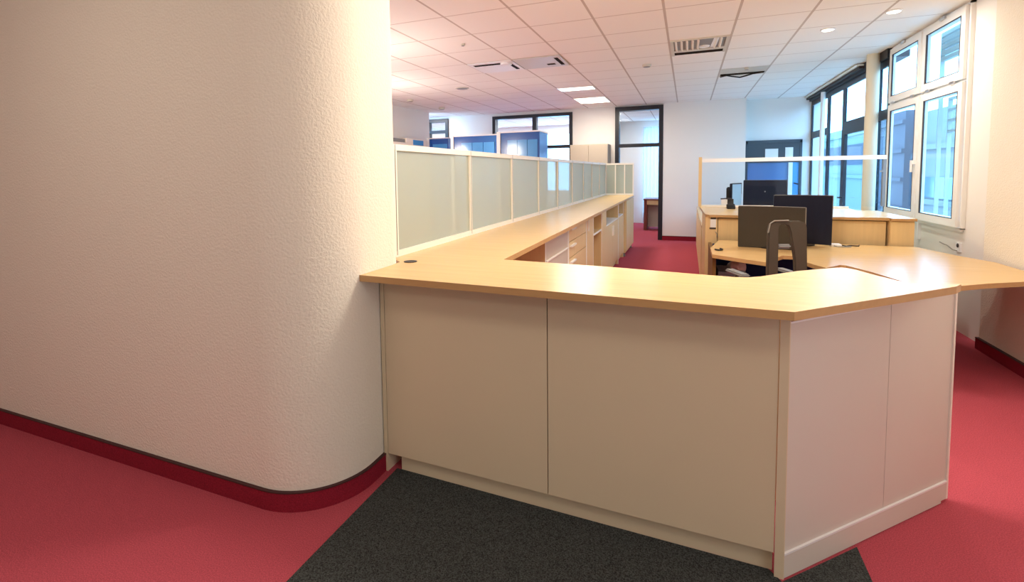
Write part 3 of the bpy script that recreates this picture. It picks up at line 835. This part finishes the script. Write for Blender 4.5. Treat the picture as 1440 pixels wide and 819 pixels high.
# ================================================================ CEILING FIXTURES
def panel_light(x0, x1, y0, y1, label):
    t = thing('ceiling_light', label, 'ceiling light', ((x0 + x1) / 2, (y0 + y1) / 2, CEIL), 'lit panels in the tiled ceiling')
    f = MB(); b_ = .02; z0 = CEIL - .012
    f.box(x0, x1, y0, y0 + b_, z0, CEIL); f.box(x0, x1, y1 - b_, y1, z0, CEIL); f.box(x0, x0 + b_, y0 + b_, y1 - b_, z0, CEIL); f.box(x1 - b_, x1, y0 + b_, y1 - b_, z0, CEIL)
    f.build('frame', M['white'], t)
    MB().box(x0 + b_, x1 - b_, y0 + b_, y1 - b_, CEIL - .008, CEIL - .001).build('diffuser', M['lamp'], t)
panel_light(-2.0, -1.41, 8.07, 8.39, 'narrow lit ceiling panel, the nearer one of the pair')
panel_light(-2.0, -1.41, 9.30, 10.05, 'larger lit ceiling panel in front of the far wall')

def disc(name, x, y, r, lit, label, cat, group=None, drop=.012):
    t = thing(name, label, cat, (x, y, CEIL), group)
    MB().lathe([(r, 0), (r, -drop * .6), (r * .86, -drop)], (x, y, CEIL), 24).build('trim_ring', M['white'] if lit else M['vent'], t, smooth=True)
    MB().lathe([(r * .80, -drop), (r * .7, -drop - .003)], (x, y, CEIL), 24).build('lens' if lit else 'grille', M['lamp'] if lit else M['grey'], t, smooth=True)
    return t
disc('downlight', 1.264, 5.927, .062, True, 'round lit downlight in the ceiling near the white window', 'downlight', 'round lit downlights')
disc('downlight', 1.66, 5.50, .062, True, 'round lit downlight closest to the camera above the window wall', 'downlight', 'round lit downlights')
disc('smoke_detector', -.507, 6.84, .055, False, 'small grey smoke detector in the ceiling left of the open vent', 'detector', None, .03)
disc('sprinkler', -2.23, 4.89, .022, False, 'tiny grey ceiling sprinkler above the glass partition', 'sprinkler', None, .02)
disc('ceiling_speaker', -3.38, 7.36, .11, False, 'round grey ceiling speaker left of the slotted diffusers', 'speaker', None, .012)
disc('smoke_detector', -4.74, 8.02, .06, False, 'ceiling detector nearest the left office wall', 'detector', None, .04)
disc('smoke_detector', -4.72, 9.25, .06, False, 'ceiling detector in front of the corridor door', 'detector', None, .05)
disc('sprinkler', .72, 7.63, .03, False, 'tiny dark sprinkler beside the gaping ceiling vent', 'sprinkler', None, .03)

# open louvred vent
vx0, vx1, vy0, vy1 = -.19, .385, 5.72, 6.44
v1 = thing('ceiling_vent', 'open louvred ceiling vent with beige fins and a dark rear gap', 'ceiling vent', (.1, 6.1, CEIL), 'damaged vents in the tiled ceiling')
f = MB(); z0 = CEIL - .014
f.box(vx0, vx1, vy0, vy0 + .02, z0, CEIL); f.box(vx0, vx0 + .03, vy0 + .02, vy1, z0, CEIL); f.box(vx1 - .03, vx1, vy0 + .02, vy1, z0, CEIL); f.box(vx0 + .03, vx1 - .03, 6.17, 6.27, z0, CEIL)
f.build('frame', M['vent'], v1)
MB().box(vx0 + .03, vx1 - .03, vy0 + .02, 6.17, CEIL - .004, CEIL - .001).build('backing', M['grey'], v1)
for i in range(9):
    x = vx0 + .055 + i * .055
    if i in (5, 6): continue
    MB().extrude([(x - .012, vy0 + .02, CEIL - .003), (x + .006, vy0 + .02, CEIL - .022), (x + .014, vy0 + .02, CEIL - .022), (x - .004, vy0 + .02, CEIL - .003)], (0, .43, 0)).build('fin', M['alu_white'], v1)
MB().extrude([(.235, vy0 + .02, CEIL - .02), (.285, vy0 + .02, CEIL - .02), (.27, 6.16, CEIL - .008), (.215, 6.16, CEIL - .008)], (0, 0, .006)).build('bent_flap', M['white'], v1)
MB().lathe([(.06, 0), (.055, -.012), (.02, -.016)], (.15, 6.10, CEIL - .003), 18).build('lamp_socket', M['white'], v1, smooth=True)
MB().box(vx0 + .02, vx1 - .02, 6.27, 6.45, CEIL - .003, CEIL - .0005).build('rear_gap', M['hole'], v1)

# gaping vent
v2 = thing('ceiling_vent', 'gaping ceiling vent with dark slot and hanging black cable', 'ceiling vent', (.7, 8.0, CEIL), 'damaged vents in the tiled ceiling')
MB().box(.41, .985, 7.62, 8.19, CEIL - .004, CEIL - .001).build('plate', M['vent'], v2)
MB().box(.42, .98, 7.98, 8.10, CEIL - .007, CEIL - .0045).build('dark_slot', M['hole'], v2)
MB().tube([(.43, 8.16, CEIL - .01), (.50, 8.02, CEIL - .02), (.58, 8.05, CEIL - .035), (.68, 8.14, CEIL - .04), (.76, 8.10, CEIL - .03), (.84, 8.02, CEIL - .02), (.97, 8.0, CEIL - .012)], .010).build('hanging_cable', M['black'], v2, smooth=True)

# slotted diffusers, two tiles side by side
def slot_tile(x0, label, warm):
    t = thing('air_diffuser', label, 'air diffuser', (x0 + .3, 6.1, CEIL), 'slotted diffusers in the ceiling')
    MB().box(x0 + .01, x0 + .59, 5.80, 6.39, CEIL - .010, CEIL - .001).build('plate', M['vent'] if warm else M['white'], t, bevel=.003)
    m_ = MB()
    if not warm: m_.box(x0 + .06, x0 + .44, 5.88, 5.95, CEIL - .013, CEIL - .0102)
    m_.box(x0 + .50, x0 + .545, 5.90, 6.30, CEIL - .013, CEIL - .0102)
    if warm: m_.box(x0 + .34, x0 + .44, 6.18, 6.25, CEIL - .013, CEIL - .0102)
    m_.build('slot', M['hole'], t)
    if not warm: MB().lathe([(.075, -.0102), (.07, -.03), (.03, -.04)], (x0 + .49, 5.92, CEIL), 18).build('nozzle', M['white'], t, smooth=True)
slot_tile(-2.60, 'left white slotted air diffuser with a round nozzle', False)
slot_tile(-2.0, 'right beige slotted air diffuser beside the nozzle one', True)
